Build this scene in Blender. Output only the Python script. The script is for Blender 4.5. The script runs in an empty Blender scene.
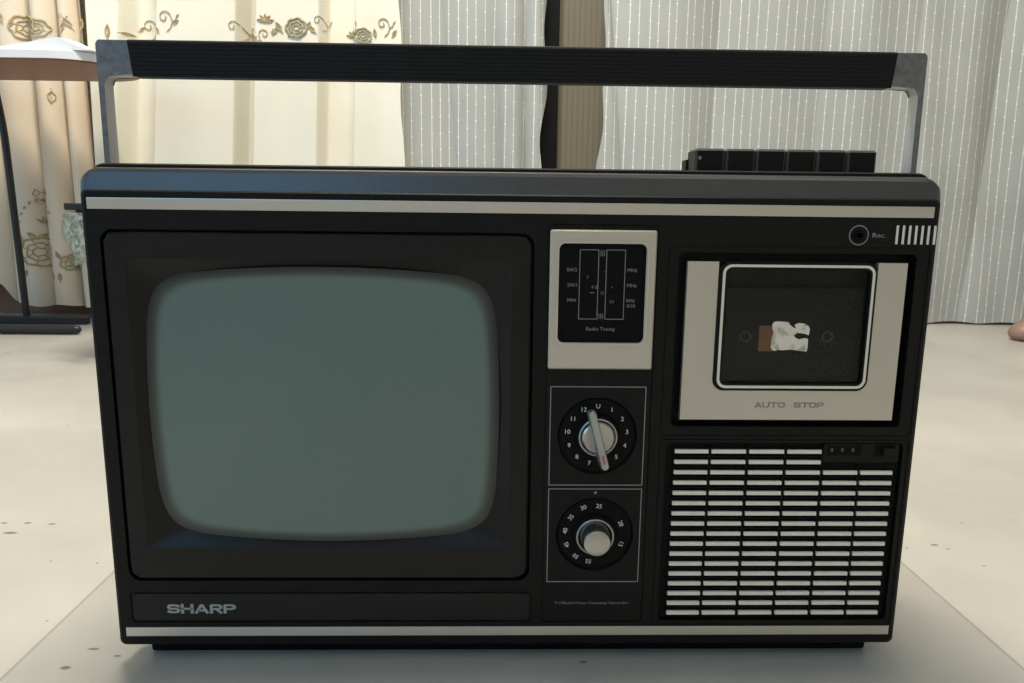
import bpy, bmesh, math, random
from mathutils import Vector, Matrix
random.seed(7)
C = bpy.context.scene.collection
PI = math.pi
sc = bpy.context.scene
# ------------------------------------------------------------------ camera, world, lights, exposure
CAM = Vector((-0.01147, -0.40533, 0.26843)); YAW, PITCH, ROLL, FPX = 0.0244224, 0.1776604, 0.0113235, 740.0
_cp, _sp = math.cos(PITCH), math.sin(PITCH)
_f = Vector((math.sin(YAW)*_cp, math.cos(YAW)*_cp, -_sp))
_r = Vector((math.cos(YAW), -math.sin(YAW), 0)); _u = _r.cross(_f)
_R = math.cos(ROLL)*_r + math.sin(ROLL)*_u; _U = -math.sin(ROLL)*_r + math.cos(ROLL)*_u
cam_d = bpy.data.cameras.new('camera'); cam = bpy.data.objects.new('camera', cam_d); C.objects.link(cam)
m = Matrix.Identity(4)
for i in range(3): m[i][0] = _R[i]; m[i][1] = _U[i]; m[i][2] = -_f[i]; m[i][3] = CAM[i]
cam.matrix_world = m
cam_d.sensor_fit = 'HORIZONTAL'; cam_d.sensor_width = 36.0; cam_d.lens = 36.0*FPX/1024; cam_d.clip_start = 0.01
cam_d.dof.use_dof = False
sc.camera = cam
def at(px, py, Y):
    d = _R*((px-512)/FPX) - _U*((py-341.5)/FPX) + _f
    p = CAM + d*((Y-CAM.y)/d.y)
    return p
w = bpy.data.worlds.new('world'); sc.world = w; w.use_nodes = True
w.node_tree.nodes['Background'].inputs[0].default_value = (0.75, 0.85, 1.0, 1); w.node_tree.nodes['Background'].inputs[1].default_value = 0.3
def area(name, loc, target, sx, sy, power, color):
    d = bpy.data.lights.new(name, 'AREA'); d.shape = 'RECTANGLE'; d.size = sx; d.size_y = sy; d.energy = power; d.color = color
    o = bpy.data.objects.new(name, d); C.objects.link(o); o.location = loc
    o.rotation_euler = (Vector(target)-Vector(loc)).to_track_quat('-Z', 'Y').to_euler()
    return o
area('ceiling_light', (-0.2, 0.42, 2.42), (-0.1, 0.6, 0), 1.1, 0.3, 77, (1.0, 0.925, 0.80))
area('warm_fill_front', (0.9, -1.5, 2.42), (0.7, -1.2, 0), 1.3, 0.4, 6, (1.0, 0.93, 0.84))  # added warm fill for the front side, not a known lamp
area('daylight', (-1.25, -2.36, 1.75), (-0.3, 0.4, 0.3), 1.6, 0.9, 12.5, (0.20, 0.58, 1.0))
area('daylight_left', (-2.27, -.45, 1.0), (0, .25, .1), 1.3, 1.2, 9.5, (0.26, 0.66, 1.0))
sc.view_settings.view_transform = 'Standard'; sc.view_settings.look = 'None'; sc.view_settings.gamma = 1.0
sc.view_settings.use_curve_mapping = False; sc.view_settings.exposure = 0.0
# ------------------------------------------------------------------ helpers
MM = 0.001
def tag(o, label=None, cat=None, group=None, kind=None):
    if label: o['label'] = label
    if cat: o['category'] = cat
    if group: o['group'] = group
    if kind: o['kind'] = kind
    return o
def empty(name, loc, label, cat, group=None):
    o = bpy.data.objects.new(name, None); C.objects.link(o); o.location = loc; o.empty_display_size = .05
    return tag(o, label, cat, group)
def obj(name, bm, mat, parent=None, smooth=False, angle=35, label=None):
    """links a bmesh built in world metres as one mesh, origin at its centre"""
    bmesh.ops.recalc_face_normals(bm, faces=bm.faces)
    me = bpy.data.meshes.new(name)
    vs = [v.co for v in bm.verts]
    c = Vector([(min(v[i] for v in vs)+max(v[i] for v in vs))/2 for i in range(3)])
    for v in bm.verts: v.co -= c
    bm.to_mesh(me); bm.free()
    if smooth:
        me.polygons.foreach_set('use_smooth', [True]*len(me.polygons))
        me.set_sharp_from_angle(angle=math.radians(angle))
    for mm_ in (mat if isinstance(mat, (list, tuple)) else [mat]): me.materials.append(mm_)
    o = bpy.data.objects.new(name, me); C.objects.link(o)
    o.location = c
    if parent is not None:
        o.parent = parent
        o.location = c - world_loc(parent)
    if label: o['label'] = label
    return o
def world_loc(o):
    p = Vector(o.location)
    while o.parent is not None:
        o = o.parent; p += Vector(o.location)
    return p
def new(): return bmesh.new()
def rr(x0, x1, z0, z1, r, y, n=6):
    """rounded rectangle loop in XZ at depth y (millimetres)"""
    pts = []
    for cx, cz, a0 in ((x1-r, z1-r, 0), (x0+r, z1-r, 90), (x0+r, z0+r, 180), (x1-r, z0+r, 270)):
        for k in range(n+1):
            a = math.radians(a0 + 90*k/n)
            pts.append(Vector((cx+r*math.cos(a), y, cz+r*math.sin(a)))*MM)
    return pts
def circ(cx, cz, r, y, n=48, rz=None):
    return [Vector((cx+r*math.cos(2*PI*k/n), y, cz+(rz or r)*math.sin(2*PI*k/n)))*MM for k in range(n)]
def loft(bm, loops, cap0=True, cap1=True, closed=False):
    L = [[bm.verts.new(p) for p in lp] for lp in loops]
    n = len(L[0]); fs = []
    rng = range(len(L)) if closed else range(len(L)-1)
    for i in rng:
        a, b = L[i], L[(i+1) % len(L)]
        for k in range(n):
            fs.append(bm.faces.new((a[k], a[(k+1) % n], b[(k+1) % n], b[k])))
    if not closed:
        if cap0: fs.append(bm.faces.new(L[0][::-1]))
        if cap1: fs.append(bm.faces.new(L[-1]))
    return fs
def box(bm, x0, x1, y0, y1, z0, z1, bev=0, s=MM):
    r = bmesh.ops.create_cube(bm, size=1)
    for v in r['verts']:
        v.co = Vector(((x0+x1)/2+v.co.x*(x1-x0), (y0+y1)/2+v.co.y*(y1-y0), (z0+z1)/2+v.co.z*(z1-z0)))*s
    if bev:
        es = list({e for v in r['verts'] for e in v.link_edges})
        bmesh.ops.bevel(bm, geom=es, offset=bev*s, segments=2, affect='EDGES', profile=.6)
def slab(bm, x0, x1, z0, z1, r, yf, yb, b=0.5):
    """rounded-rectangle plate with softened front edge (mm); yf is the front"""
    loft(bm, [rr(x0+b, x1-b, z0+b, z1-b, max(r-b, .05), yf), rr(x0+b*.3, x1-b*.3, z0+b*.3, z1-b*.3, max(r-b*.3, .05), yf+b*.3), rr(x0, x1, z0, z1, r, yf+b), rr(x0, x1, z0, z1, r, yb)])
def ring(bm, o, i, yf, yb):
    """ring between outer (x0,x1,z0,z1,r) and inner"""
    loft(bm, [rr(*o, yb), rr(*o, yf), rr(*i, yf), rr(*i, yb)], closed=True)
def cring(bm, cx, cz, ro, ri, yf, yb):
    m_ = (ro+ri)/2
    loft(bm, [circ(cx, cz, ro, yb), circ(cx, cz, ro, yf+.3), circ(cx, cz, m_, yf), circ(cx, cz, ri, yf+.3), circ(cx, cz, ri, yb)], closed=True)
def tube(bm, pts, r, n=8, caps=True):
    pts = [Vector(p) for p in pts]; loops = []
    t0 = (pts[1]-pts[0]).normalized()
    ref = Vector((0, 1, 0)) if abs(t0.y) < .9 else Vector((1, 0, 0))
    for i, p in enumerate(pts):
        a = pts[max(i-1, 0)]; b = pts[min(i+1, len(pts)-1)]; t = (b-a).normalized()
        s = t.cross(ref)
        if s.length < 1e-6: s = Vector((1, 0, 0))
        s.normalize(); q = s.cross(t).normalized()
        rad = r[i] if isinstance(r, (list, tuple)) else r
        loops.append([p+rad*(math.cos(2*PI*k/n)*s+math.sin(2*PI*k/n)*q) for k in range(n)])
    loft(bm, loops, caps, caps)
def bend(pts, r, n=6):
    """polyline with rounded corners"""
    pts = [Vector(p) for p in pts]; out = [pts[0]]
    for i in range(1, len(pts)-1):
        a, p, b = pts[i-1], pts[i], pts[i+1]
        d1 = (a-p); d2 = (b-p); rr_ = min(r, d1.length*.45, d2.length*.45)
        p0 = p+d1.normalized()*rr_; p1 = p+d2.normalized()*rr_
        for k in range(n+1):
            t = k/n; out.append((1-t)**2*p0+2*t*(1-t)*p+t*t*p1)
    out.append(pts[-1]); return out
def stroke(bm, pts, wx, wz, yf, yb, closed=False):
    """flat lettering stroke in XZ (mm) with a square pen wx wide, wz tall"""
    P = [Vector((p[0], p[1])) for p in pts]
    n = len(P)
    for i in range(n if closed else n-1):
        a, b = P[i], P[(i+1) % n]; d = b-a
        if d.length < 1e-6: continue
        d.normalize(); nx, nz = -d.y, d.x
        hx, hz = nx*wx/2, nz*wz/2; ex, ez = d.x*wx*.25, d.y*wz*.25
        q = [(a.x+hx-ex, a.y+hz-ez), (a.x-hx-ex, a.y-hz-ez), (b.x-hx+ex, b.y-hz+ez), (b.x+hx+ex, b.y+hz+ez)]
        loft(bm, [[Vector((x, yf-i*.0015, z))*MM for x, z in q], [Vector((x, yb, z))*MM for x, z in q]])
def text(bm, body, x, z, h, yf, rot=0, width=None, align='C', thick=.12, bold=0.0, sx=1.0):
    """lettering from the built-in font, cap height h (mm), centred at x, z, standing on the plane y=yf"""
    cu = bpy.data.curves.new('t', 'FONT'); cu.body = body; cu.size = 1; cu.extrude = 0; cu.offset = bold; cu.resolution_u = 3
    o = bpy.data.objects.new('t', cu); C.objects.link(o)
    bpy.context.view_layer.update()
    me = bpy.data.meshes.new_from_object(o.evaluated_get(bpy.context.evaluated_depsgraph_get()))
    bpy.data.objects.remove(o); bpy.data.curves.remove(cu)
    xs = [v.co.x for v in me.vertices]; ys = [v.co.y for v in me.vertices]
    cap = 0.69; sc_ = h/cap; x0, x1 = min(xs), max(xs)
    kx = width/(x1-x0) if width else sc_*sx
    cz = cap/2
    ax = (x0+x1)/2 if align == 'C' else (x0 if align == 'L' else x1)
    ca, sa = math.cos(rot), math.sin(rot)
    b2 = bmesh.new(); b2.from_mesh(me); bpy.data.meshes.remove(me)
    r = bmesh.ops.extrude_face_region(b2, geom=list(b2.faces))
    top = {v for v in r['geom'] if isinstance(v, bmesh.types.BMVert)}
    for v in b2.verts:
        lx = (v.co.x-ax)*kx; lz = (v.co.y-cz)*sc_
        v.co = Vector((x+lx*ca-lz*sa, yf-(thick if v in top else -.05), z+lx*sa+lz*ca))*MM
    me2 = bpy.data.meshes.new('t2'); b2.to_mesh(me2); b2.free(); bm.from_mesh(me2); bpy.data.meshes.remove(me2)
def carve(o, cutters):
    """subtract cutter bmeshes (world metres) from a mesh object, applied at once"""
    wl = world_loc(o)
    for cb in cutters:
        bmesh.ops.recalc_face_normals(cb, faces=cb.faces)
        for v in cb.verts: v.co -= wl
        me = bpy.data.meshes.new('cut'); cb.to_mesh(me); cb.free()
        co = bpy.data.objects.new('cut', me); C.objects.link(co); co.location = (0, 0, 0)
        t = bpy.data.objects.new('tmp', o.data); C.objects.link(t)
        md = t.modifiers.new('b', 'BOOLEAN'); md.operation = 'DIFFERENCE'; md.object = co; md.solver = 'EXACT'
        bpy.context.view_layer.update()
        res = bpy.data.meshes.new_from_object(t.evaluated_get(bpy.context.evaluated_depsgraph_get()))
        bpy.data.objects.remove(t); bpy.data.objects.remove(co); bpy.data.meshes.remove(me)
        o.data = res
# ------------------------------------------------------------------ materials
def mat(name, col, rough=.5, metal=0, spec=.5, bump=0, bscale=400, var=0, vscale=20, coat=0, sheen=0):
    m = bpy.data.materials.new(name); m.use_nodes = True; nt = m.node_tree; b = nt.nodes['Principled BSDF']
    b.inputs['Base Color'].default_value = (*col, 1); b.inputs['Roughness'].default_value = rough; b.inputs['Metallic'].default_value = metal
    b.inputs['Specular IOR Level'].default_value = spec; b.inputs['Coat Weight'].default_value = coat
    b.inputs['Sheen Weight'].default_value = sheen
    tc = nt.nodes.new('ShaderNodeTexCoord')
    if var:
        nz = nt.nodes.new('ShaderNodeTexNoise'); nz.inputs['Scale'].default_value = vscale; nz.inputs['Detail'].default_value = 6
        nt.links.new(tc.outputs['Object'], nz.inputs['Vector'])
        mx = nt.nodes.new('ShaderNodeMix'); mx.data_type = 'RGBA'
        mx.inputs['A'].default_value = (*[c*(1-var) for c in col], 1); mx.inputs['B'].default_value = (*[min(1, c*(1+var)) for c in col], 1)
        nt.links.new(nz.outputs['Fac'], mx.inputs['Factor']); nt.links.new(mx.outputs['Result'], b.inputs['Base Color'])
    if bump:
        nz = nt.nodes.new('ShaderNodeTexNoise'); nz.inputs['Scale'].default_value = bscale; nz.inputs['Detail'].default_value = 3
        nt.links.new(tc.outputs['Object'], nz.inputs['Vector'])
        bp = nt.nodes.new('ShaderNodeBump'); bp.inputs['Strength'].default_value = bump; bp.inputs['Distance'].default_value = .0005
        nt.links.new(nz.outputs['Fac'], bp.inputs['Height']); nt.links.new(bp.outputs['Normal'], b.inputs['Normal'])
    return m
M = {}
M['black'] = mat('black_plastic', (.0042, .0041, .0038), .5, spec=.2, bump=.3, bscale=900, var=.15)
M['black_deep'] = mat('black_recess_plastic', (.003, .003, .0032), .6, spec=.12)
M['frame'] = mat('screen_surround_plastic', (.0045, .0045, .0048), .38, spec=.3, bump=.15, bscale=1200)
M['topgrey'] = mat('grey_black_top_plastic', (.034, .035, .036), .30, spec=.75, bump=.25, bscale=700, var=.2, vscale=60)
M['rubber'] = mat('ribbed_rubber', (.0055, .0055, .006), .6, spec=.25)
M['silver'] = mat('satin_silver', (.57, .53, .46), .45, metal=.6, bump=.08, bscale=2500, var=.05)
M['strip'] = mat('aluminium_strip', (.62, .60, .56), .30, metal=.9, bump=.05, bscale=1500)
M['chrome'] = mat('turned_metal', (.46, .46, .44), .28, metal=1)
M['cast'] = mat('worn_grey_metal', (.17, .175, .18), .45, metal=.5, bump=.6, bscale=500, var=.55, vscale=260)
M['bright'] = mat('polished_metal', (.40, .40, .38), .35, metal=.7)
M['bright2'] = mat('bare_aluminium', (.55, .55, .55), .5, metal=.3)
M['cream'] = mat('cream_bar_paint', (.76, .72, .63), .5, var=.12, vscale=150)
M['cream2'] = mat('cream_line_paint', (.74, .71, .58), .5)
M['print'] = mat('white_print', (.72, .72, .68), .6)
M['dimprint'] = mat('worn_dim_print', (.17, .175, .185), .6)
M['line'] = mat('thin_grey_line', (.24, .25, .25), .55)
M['logo'] = mat('pale_blue_grey_lettering', (.30, .35, .38), .4, metal=.2)
M['engrave'] = mat('dark_grey_print', (.22, .20, .18), .6)
M['amber'] = mat('amber_scale_print', (.22, .14, .06), .6)
M['red'] = mat('red_pointer_paint', (.55, .05, .03), .5)
M['darkmetal'] = mat('black_painted_steel', (.020, .021, .023), .4, metal=.3)
M['hub'] = mat('cassette_shell', (.0045, .0045, .0045), .5, spec=.2)
M['hub2'] = mat('cassette_hub', (.012, .0115, .011), .5)
M['brownlabel'] = mat('brown_glue_patch', (.15, .065, .025), .5, var=.3, vscale=200)
def label_paper():
    m = mat('torn_white_label', (.85, .79, .70), .75); nt = m.node_tree; b = nt.nodes['Principled BSDF']
    tc = nt.nodes.new('ShaderNodeTexCoord'); nz = nt.nodes.new('ShaderNodeTexNoise'); nz.inputs['Scale'].default_value = 170; nz.inputs['Detail'].default_value = 5
    nt.links.new(tc.outputs['Object'], nz.inputs['Vector'])
    cr = nt.nodes.new('ShaderNodeValToRGB'); cr.color_ramp.elements[0].position = .33; cr.color_ramp.elements[0].color = (.42, .36, .31, 1)
    cr.color_ramp.elements[1].position = .5; cr.color_ramp.elements[1].color = (.92, .86, .77, 1)
    nt.links.new(nz.outputs['Fac'], cr.inputs[0]); nt.links.new(cr.outputs[0], b.inputs['Base Color']); return m
M['paper_label'] = label_paper()
def glass_mat(name, tint, refl):
    m = bpy.data.materials.new(name); m.use_nodes = True; nt = m.node_tree; nt.nodes.clear()
    out = nt.nodes.new('ShaderNodeOutputMaterial'); mx = nt.nodes.new('ShaderNodeMixShader')
    t = nt.nodes.new('ShaderNodeBsdfTransparent'); t.inputs[0].default_value = (*tint, 1)
    g = nt.nodes.new('ShaderNodeBsdfGlossy'); g.inputs['Roughness'].default_value = .08
    mx.inputs[0].default_value = refl
    nt.links.new(t.outputs[0], mx.inputs[1]); nt.links.new(g.outputs[0], mx.inputs[2]); nt.links.new(mx.outputs[0], out.inputs[0]); return m
M['pane'] = glass_mat('smoked_clear_window', (.95, .95, .94), .012)
def screen_mat():
    m = mat('grey_green_picture_tube', (.10, .145, .13), .30, spec=.5, coat=0); nt = m.node_tree; b = nt.nodes['Principled BSDF']
    b.inputs['Coat Weight'].default_value = .35; b.inputs['Coat Roughness'].default_value = .12
    # phosphor ends a few millimetres before the edge of the glass
    at_ = nt.nodes.new('ShaderNodeAttribute'); at_.attribute_name = 'edge'
    cr = nt.nodes.new('ShaderNodeValToRGB'); cr.color_ramp.interpolation = 'EASE'
    cr.color_ramp.elements[0].position = .0; cr.color_ramp.elements[0].color = (.006, .008, .008, 1)
    cr.color_ramp.elements[1].position = 1; cr.color_ramp.elements[1].color = (.11, .165, .152, 1)
    nt.links.new(at_.outputs['Fac'], cr.inputs[0]); nt.links.new(cr.outputs[0], b.inputs['Base Color'])
    return m
M['screen'] = screen_mat()
def floor_mat():
    m = mat('pale_stone_tiles', (.6, .56, .48), .28, spec=.5); nt = m.node_tree; b = nt.nodes['Principled BSDF']; L = nt.links
    N = nt.nodes.new
    tc = N('ShaderNodeNewGeometry'); sep = N('ShaderNodeSeparateXYZ'); L.new(tc.outputs['Position'], sep.inputs[0])
    def mth(op, a, b_=None, c=None):
        n = N('ShaderNodeMath'); n.operation = op
        for i, v in enumerate((a, b_, c)):
            if v is None: continue
            if isinstance(v, (int, float)): n.inputs[i].default_value = v
            else: L.new(v, n.inputs[i])
        return n.outputs[0]
    def jt(s, off, hw=.0011):
        f = mth('FRACT', mth('DIVIDE', mth('SUBTRACT', s, off), .6)); d = mth('MINIMUM', f, mth('SUBTRACT', 1, f))
        return mth('LESS_THAN', d, hw/.6)
    jx = jt(sep.outputs[0], -.2925); jy = jt(sep.outputs[1], -.13)
    joint = mth('MAXIMUM', jx, jy)
    nz = N('ShaderNodeTexNoise'); nz.inputs['Scale'].default_value = 3.5; nz.inputs['Detail'].default_value = 7; nz.inputs['Roughness'].default_value = .6
    L.new(tc.outputs['Position'], nz.inputs['Vector'])
    cr = N('ShaderNodeValToRGB'); cr.color_ramp.elements[0].position = .3; cr.color_ramp.elements[0].color = (.40, .38, .345, 1)
    cr.color_ramp.elements[1].position = .7; cr.color_ramp.elements[1].color = (.53, .51, .455, 1)
    L.new(nz.outputs['Fac'], cr.inputs[0])
    # each tile a slightly different batch
    ix = mth('FLOOR', mth('DIVIDE', mth('SUBTRACT', sep.outputs[0], -.2925), .6)); iy = mth('FLOOR', mth('DIVIDE', mth('SUBTRACT', sep.outputs[1], -.13), .6))
    cb = N('ShaderNodeCombineXYZ'); L.new(ix, cb.inputs[0]); L.new(iy, cb.inputs[1])
    wn = N('ShaderNodeTexWhiteNoise'); L.new(cb.outputs[0], wn.inputs['Vector'])
    tile = mth('ADD', .93, mth('MULTIPLY', wn.outputs['Value'], .09))
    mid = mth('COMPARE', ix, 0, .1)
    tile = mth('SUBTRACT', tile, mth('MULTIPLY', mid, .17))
    # spots of dirt
    warp = N('ShaderNodeTexNoise'); warp.inputs['Scale'].default_value = 130; warp.inputs['Detail'].default_value = 4; L.new(tc.outputs['Position'], warp.inputs['Vector'])
    spots = None
    for sx_, sy_, rx, ry in SPOTS:
        dx = mth('DIVIDE', mth('SUBTRACT', sep.outputs[0], sx_), rx); dy = mth('DIVIDE', mth('SUBTRACT', sep.outputs[1], sy_), ry)
        d = mth('SQRT', mth('ADD', mth('MULTIPLY', dx, dx), mth('MULTIPLY', dy, dy)))
        d = mth('ADD', d, mth('MULTIPLY', mth('SUBTRACT', warp.outputs['Fac'], .5), 1.6))
        s = N('ShaderNodeMapRange'); s.inputs['From Min'].default_value = 1.1; s.inputs['From Max'].default_value = .6; L.new(d, s.inputs['Value'])
        spots = s.outputs[0] if spots is None else mth('MAXIMUM', spots, s.outputs[0])
    sca = N('ShaderNodeVectorMath'); sca.operation = 'SCALE'; L.new(cr.outputs[0], sca.inputs[0]); L.new(tile, sca.inputs['Scale'])
    m1 = N('ShaderNodeMix'); m1.data_type = 'RGBA'; L.new(mth('MULTIPLY', mth('ADD', mth('MULTIPLY', jx, .45), mth('MULTIPLY', jy, .1)), 1.0), m1.inputs['Factor']); L.new(sca.outputs[0], m1.inputs['A']); m1.inputs['B'].default_value = (.16, .15, .14, 1)
    m2 = N('ShaderNodeMix'); m2.data_type = 'RGBA'; L.new(mth('MULTIPLY', spots, .78), m2.inputs['Factor']); L.new(m1.outputs['Result'], m2.inputs['A']); m2.inputs['B'].default_value = (.07, .055, .045, 1)
    L.new(m2.outputs['Result'], b.inputs['Base Color'])
    r = mth('ADD', .22, mth('MULTIPLY', nz.outputs['Fac'], .2)); L.new(r, b.inputs['Roughness'])
    return m
def fl(px, py):
    d = _R*((px-512)/FPX) - _U*((py-341.5)/FPX) + _f
    return CAM + d*(-CAM.z/d.z)
SPOTS = []
for px, py, rx, ry in ((583, 662, .0042, .0026), (10, 533, .010, .004), (28, 523, .006, .003), (52, 524, .007, .003), (4, 523, .006, .0025), (51, 561, .0022, .002), (97, 563, .0022, .002),
                       (47, 621, .0016, .0015), (94, 649, .006, .0024), (118, 656, .005, .0024), (962, 523, .0022, .002), (934, 545, .006, .0025), (948, 549, .003, .0022), (1013, 512, .002, .002), (907, 548, .003, .002), (68, 426, .0025, .002), (66, 668, .005, .003), (984, 566, .002, .0016)):
    p = fl(px, py); SPOTS.append((p.x, p.y, rx*.62, ry*.62))
M['floor'] = floor_mat()
M['wall'] = mat('khaki_wall_paint', (.30, .25, .17), .7, var=.05)
def panel_mat():
    m = mat('khaki_grooved_panel', (.28, .235, .155), .65); nt = m.node_tree; b = nt.nodes['Principled BSDF']
    tc = nt.nodes.new('ShaderNodeTexCoord'); wv = nt.nodes.new('ShaderNodeTexWave'); wv.bands_direction = 'X'; wv.inputs['Scale'].default_value = 24; wv.inputs['Distortion'].default_value = .3
    nt.links.new(tc.outputs['Object'], wv.inputs['Vector'])
    cr = nt.nodes.new('ShaderNodeValToRGB'); cr.color_ramp.elements[0].position = .0; cr.color_ramp.elements[0].color = (.13, .11, .075, 1)
    cr.color_ramp.elements[1].position = .25; cr.color_ramp.elements[1].color = (.17, .145, .10, 1)
    nt.links.new(wv.outputs['Fac'], cr.inputs[0]); nt.links.new(cr.outputs[0], b.inputs['Base Color']); return m
M['panel'] = panel_mat()
M['white_wall'] = mat('cream_wall_paint', (.62, .60, .55), .8)
M['ceil'] = mat('white_ceiling_paint', (.8, .8, .77), .8)
M['skirt'] = mat('brown_wood_skirting', (.24, .13, .075), .5, var=.25, vscale=14)
M['tabletop'] = mat('brown_board', (.22, .095, .06), .5, var=.12, vscale=30)
M['tableedge'] = mat('white_laminate', (.80, .82, .83), .4)
M['cloth_white'] = mat('white_paper', (.86, .88, .90), .8)
M['embroid'] = mat('ochre_thread', (.46, .35, .19), .8, var=.4, vscale=90)
M['embroid2'] = mat('olive_grey_thread', (.40, .36, .24), .8, var=.4, vscale=90)
M['wood'] = mat('brown_wood', (.27, .17, .13), .45, var=.15)
def fabric(name, col, trans, threads=False):
    m = bpy.data.materials.new(name); m.use_nodes = True; nt = m.node_tree; L = nt.links; N = nt.nodes.new
    b = nt.nodes['Principled BSDF']; b.inputs['Roughness'].default_value = .85; b.inputs['Specular IOR Level'].default_value = .15; b.inputs['Sheen Weight'].default_value = .15
    out = nt.nodes['Material Output']
    def mth(op, a, b_=None):
        n = N('ShaderNodeMath'); n.operation = op
        for i, v in enumerate((a, b_)):
            if v is None: continue
            if isinstance(v, (int, float)): n.inputs[i].default_value = v
            else: L.new(v, n.inputs[i])
        return n.outputs[0]
    uv = N('ShaderNodeUVMap'); uv.uv_map = 'UVMap'; sep = N('ShaderNodeSeparateXYZ'); L.new(uv.outputs[0], sep.inputs[0])
    nz = N('ShaderNodeTexNoise'); nz.inputs['Scale'].default_value = 9 if threads else 5; nz.inputs['Detail'].default_value = 8; L.new(uv.outputs[0], nz.inputs['Vector'])
    mx = N('ShaderNodeMix'); mx.data_type = 'RGBA'; L.new(nz.outputs['Fac'], mx.inputs['Factor'])
    mx.inputs['A'].default_value = (*[c*.86 for c in col], 1); mx.inputs['B'].default_value = (*[min(1, c*1.1) for c in col], 1)
    colo = mx.outputs['Result']
    # fine weave
    wz = N('ShaderNodeTexNoise'); wz.inputs['Scale'].default_value = 260; wz.inputs['Detail'].default_value = 2; L.new(uv.outputs[0], wz.inputs['Vector'])
    bp = N('ShaderNodeBump'); bp.inputs['Strength'].default_value = .10; bp.inputs['Distance'].default_value = .001; L.new(wz.outputs['Fac'], bp.inputs['Height']); L.new(bp.outputs[0], b.inputs['Normal'])
    if threads:
        pitch = .0215
        wob = N('ShaderNodeTexNoise'); wob.inputs['Scale'].default_value = 2.2; L.new(uv.outputs[0], wob.inputs['Vector'])
        u = mth('ADD', sep.outputs[0], mth('MULTIPLY', wob.outputs['Fac'], .007))
        q = mth('DIVIDE', u, pitch); idn = mth('FLOOR', q); fr = mth('FRACT', q)
        wn = N('ShaderNodeTexWhiteNoise'); wn.noise_dimensions = '1D'; L.new(idn, wn.inputs['W'])
        cen = mth('ADD', .36, mth('MULTIPLY', wn.outputs['Value'], .28))
        d = mth('ABSOLUTE', mth('SUBTRACT', fr, cen))
        wn2 = N('ShaderNodeTexWhiteNoise'); wn2.noise_dimensions = '1D'; L.new(mth('ADD', idn, 31.7), wn2.inputs['W'])
        bf = mth('FRACT', mth('ADD', mth('MULTIPLY', sep.outputs[1], 27.0), mth('MULTIPLY', wn2.outputs['Value'], 1.0)))
        bead = mth('LESS_THAN', bf, .09)
        wid = mth('ADD', .036, mth('MULTIPLY', bead, .038))
        th = N('ShaderNodeMapRange'); L.new(mth('SUBTRACT', wid, d), th.inputs['Value']); th.inputs['From Min'].default_value = -.035; th.inputs['From Max'].default_value = .02
        faint = mth('ADD', .70, mth('MULTIPLY', wn.outputs['Value'], .3))
        fac = mth('MULTIPLY', th.outputs[0], mth('MAXIMUM', faint, bead))
        m2 = N('ShaderNodeMix'); m2.data_type = 'RGBA'; L.new(fac, m2.inputs['Factor']); L.new(colo, m2.inputs['A']); m2.inputs['B'].default_value = (.93, .92, .86, 1)
        colo = m2.outputs['Result']
    L.new(colo, b.inputs['Base Color'])
    tr = N('ShaderNodeBsdfTranslucent'); L.new(colo, tr.inputs[0])
    ms = N('ShaderNodeMixShader'); ms.inputs[0].default_value = trans
    L.new(b.outputs[0], ms.inputs[1]); L.new(tr.outputs[0], ms.inputs[2]); L.new(ms.outputs[0], out.inputs[0])
    return m
M['fabric'] = fabric('cream_curtain_fabric', (.95, .89, .77), .12)
M['fabric_shaded'] = fabric('table_shaded_curtain_fabric', (.83, .72, .58), .10)  # same cream cloth, the table's shade put into a darker tan colour
M['sheer'] = fabric('sheer_beaded_fabric', (.49, .505, .495), .15, True)
def bag_mat():
    m = bpy.data.materials.new('crumpled_clear_plastic'); m.use_nodes = True; nt = m.node_tree; b = nt.nodes['Principled BSDF']
    b.inputs['Base Color'].default_value = (.36, .40, .36, 1); b.inputs['Roughness'].default_value = .22; b.inputs['Specular IOR Level'].default_value = .8
    t = nt.nodes.new('ShaderNodeBsdfTransparent'); t.inputs[0].default_value = (.85, .9, .87, 1); mx = nt.nodes.new('ShaderNodeMixShader'); mx.inputs[0].default_value = .45
    nt.links.new(t.outputs[0], mx.inputs[1]); nt.links.new(b.outputs[0], mx.inputs[2]); nt.links.new(mx.outputs[0], nt.nodes['Material Output'].inputs[0]); return m
M['bag'] = bag_mat()
# ------------------------------------------------------------------ the room
XL, XR, YF, YB, ZC = -2.3, 2.3, -2.4, 1.46, 2.5
def struct(name, bm, m):
    o = obj(name, bm, m); o['kind'] = 'structure'; return o
def sbox(name, x0, x1, y0, y1, z0, z1, m, bev=0):
    b = new(); box(b, x0, x1, y0, y1, z0, z1, bev, s=1); return struct(name, b, m)
sbox('floor', XL-.1, XR+.1, YF-.1, YB+.1, -.05, 0, M['floor'])
sbox('ceiling', XL-.1, XR+.1, YF-.1, YB+.1, ZC, ZC+.08, M['ceil'])
sbox('wall_back', XL, XR, YB, YB+.1, 0, ZC, M['wall'])
sbox('wall_right', XR, XR+.1, YF, YB, 0, ZC, M['white_wall'])
b = new()
for y0, y1, z0, z1 in ((YF, -1.15, 0, ZC), (.25, YB, 0, ZC), (-1.15, .25, 0, .35), (-1.15, .25, 1.65, ZC)): box(b, XL-.1, XL, y0, y1, z0, z1, s=1)
struct('wall_left', b, M['white_wall'])
b = new()
for y0, y1, z0, z1 in ((-1.15, -1.11, .35, 1.65), (.21, .25, .35, 1.65), (-1.15, .25, .35, .39), (-1.15, .25, 1.61, 1.65), (-.47, -.43, .35, 1.65)): box(b, XL-.08, XL-.04, y0, y1, z0, z1, s=1)
struct('window_2', b, M['tableedge'])
WX0, WX1, WZ0, WZ1 = -2.15, -.35, .95, 2.25
b = new()
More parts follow.
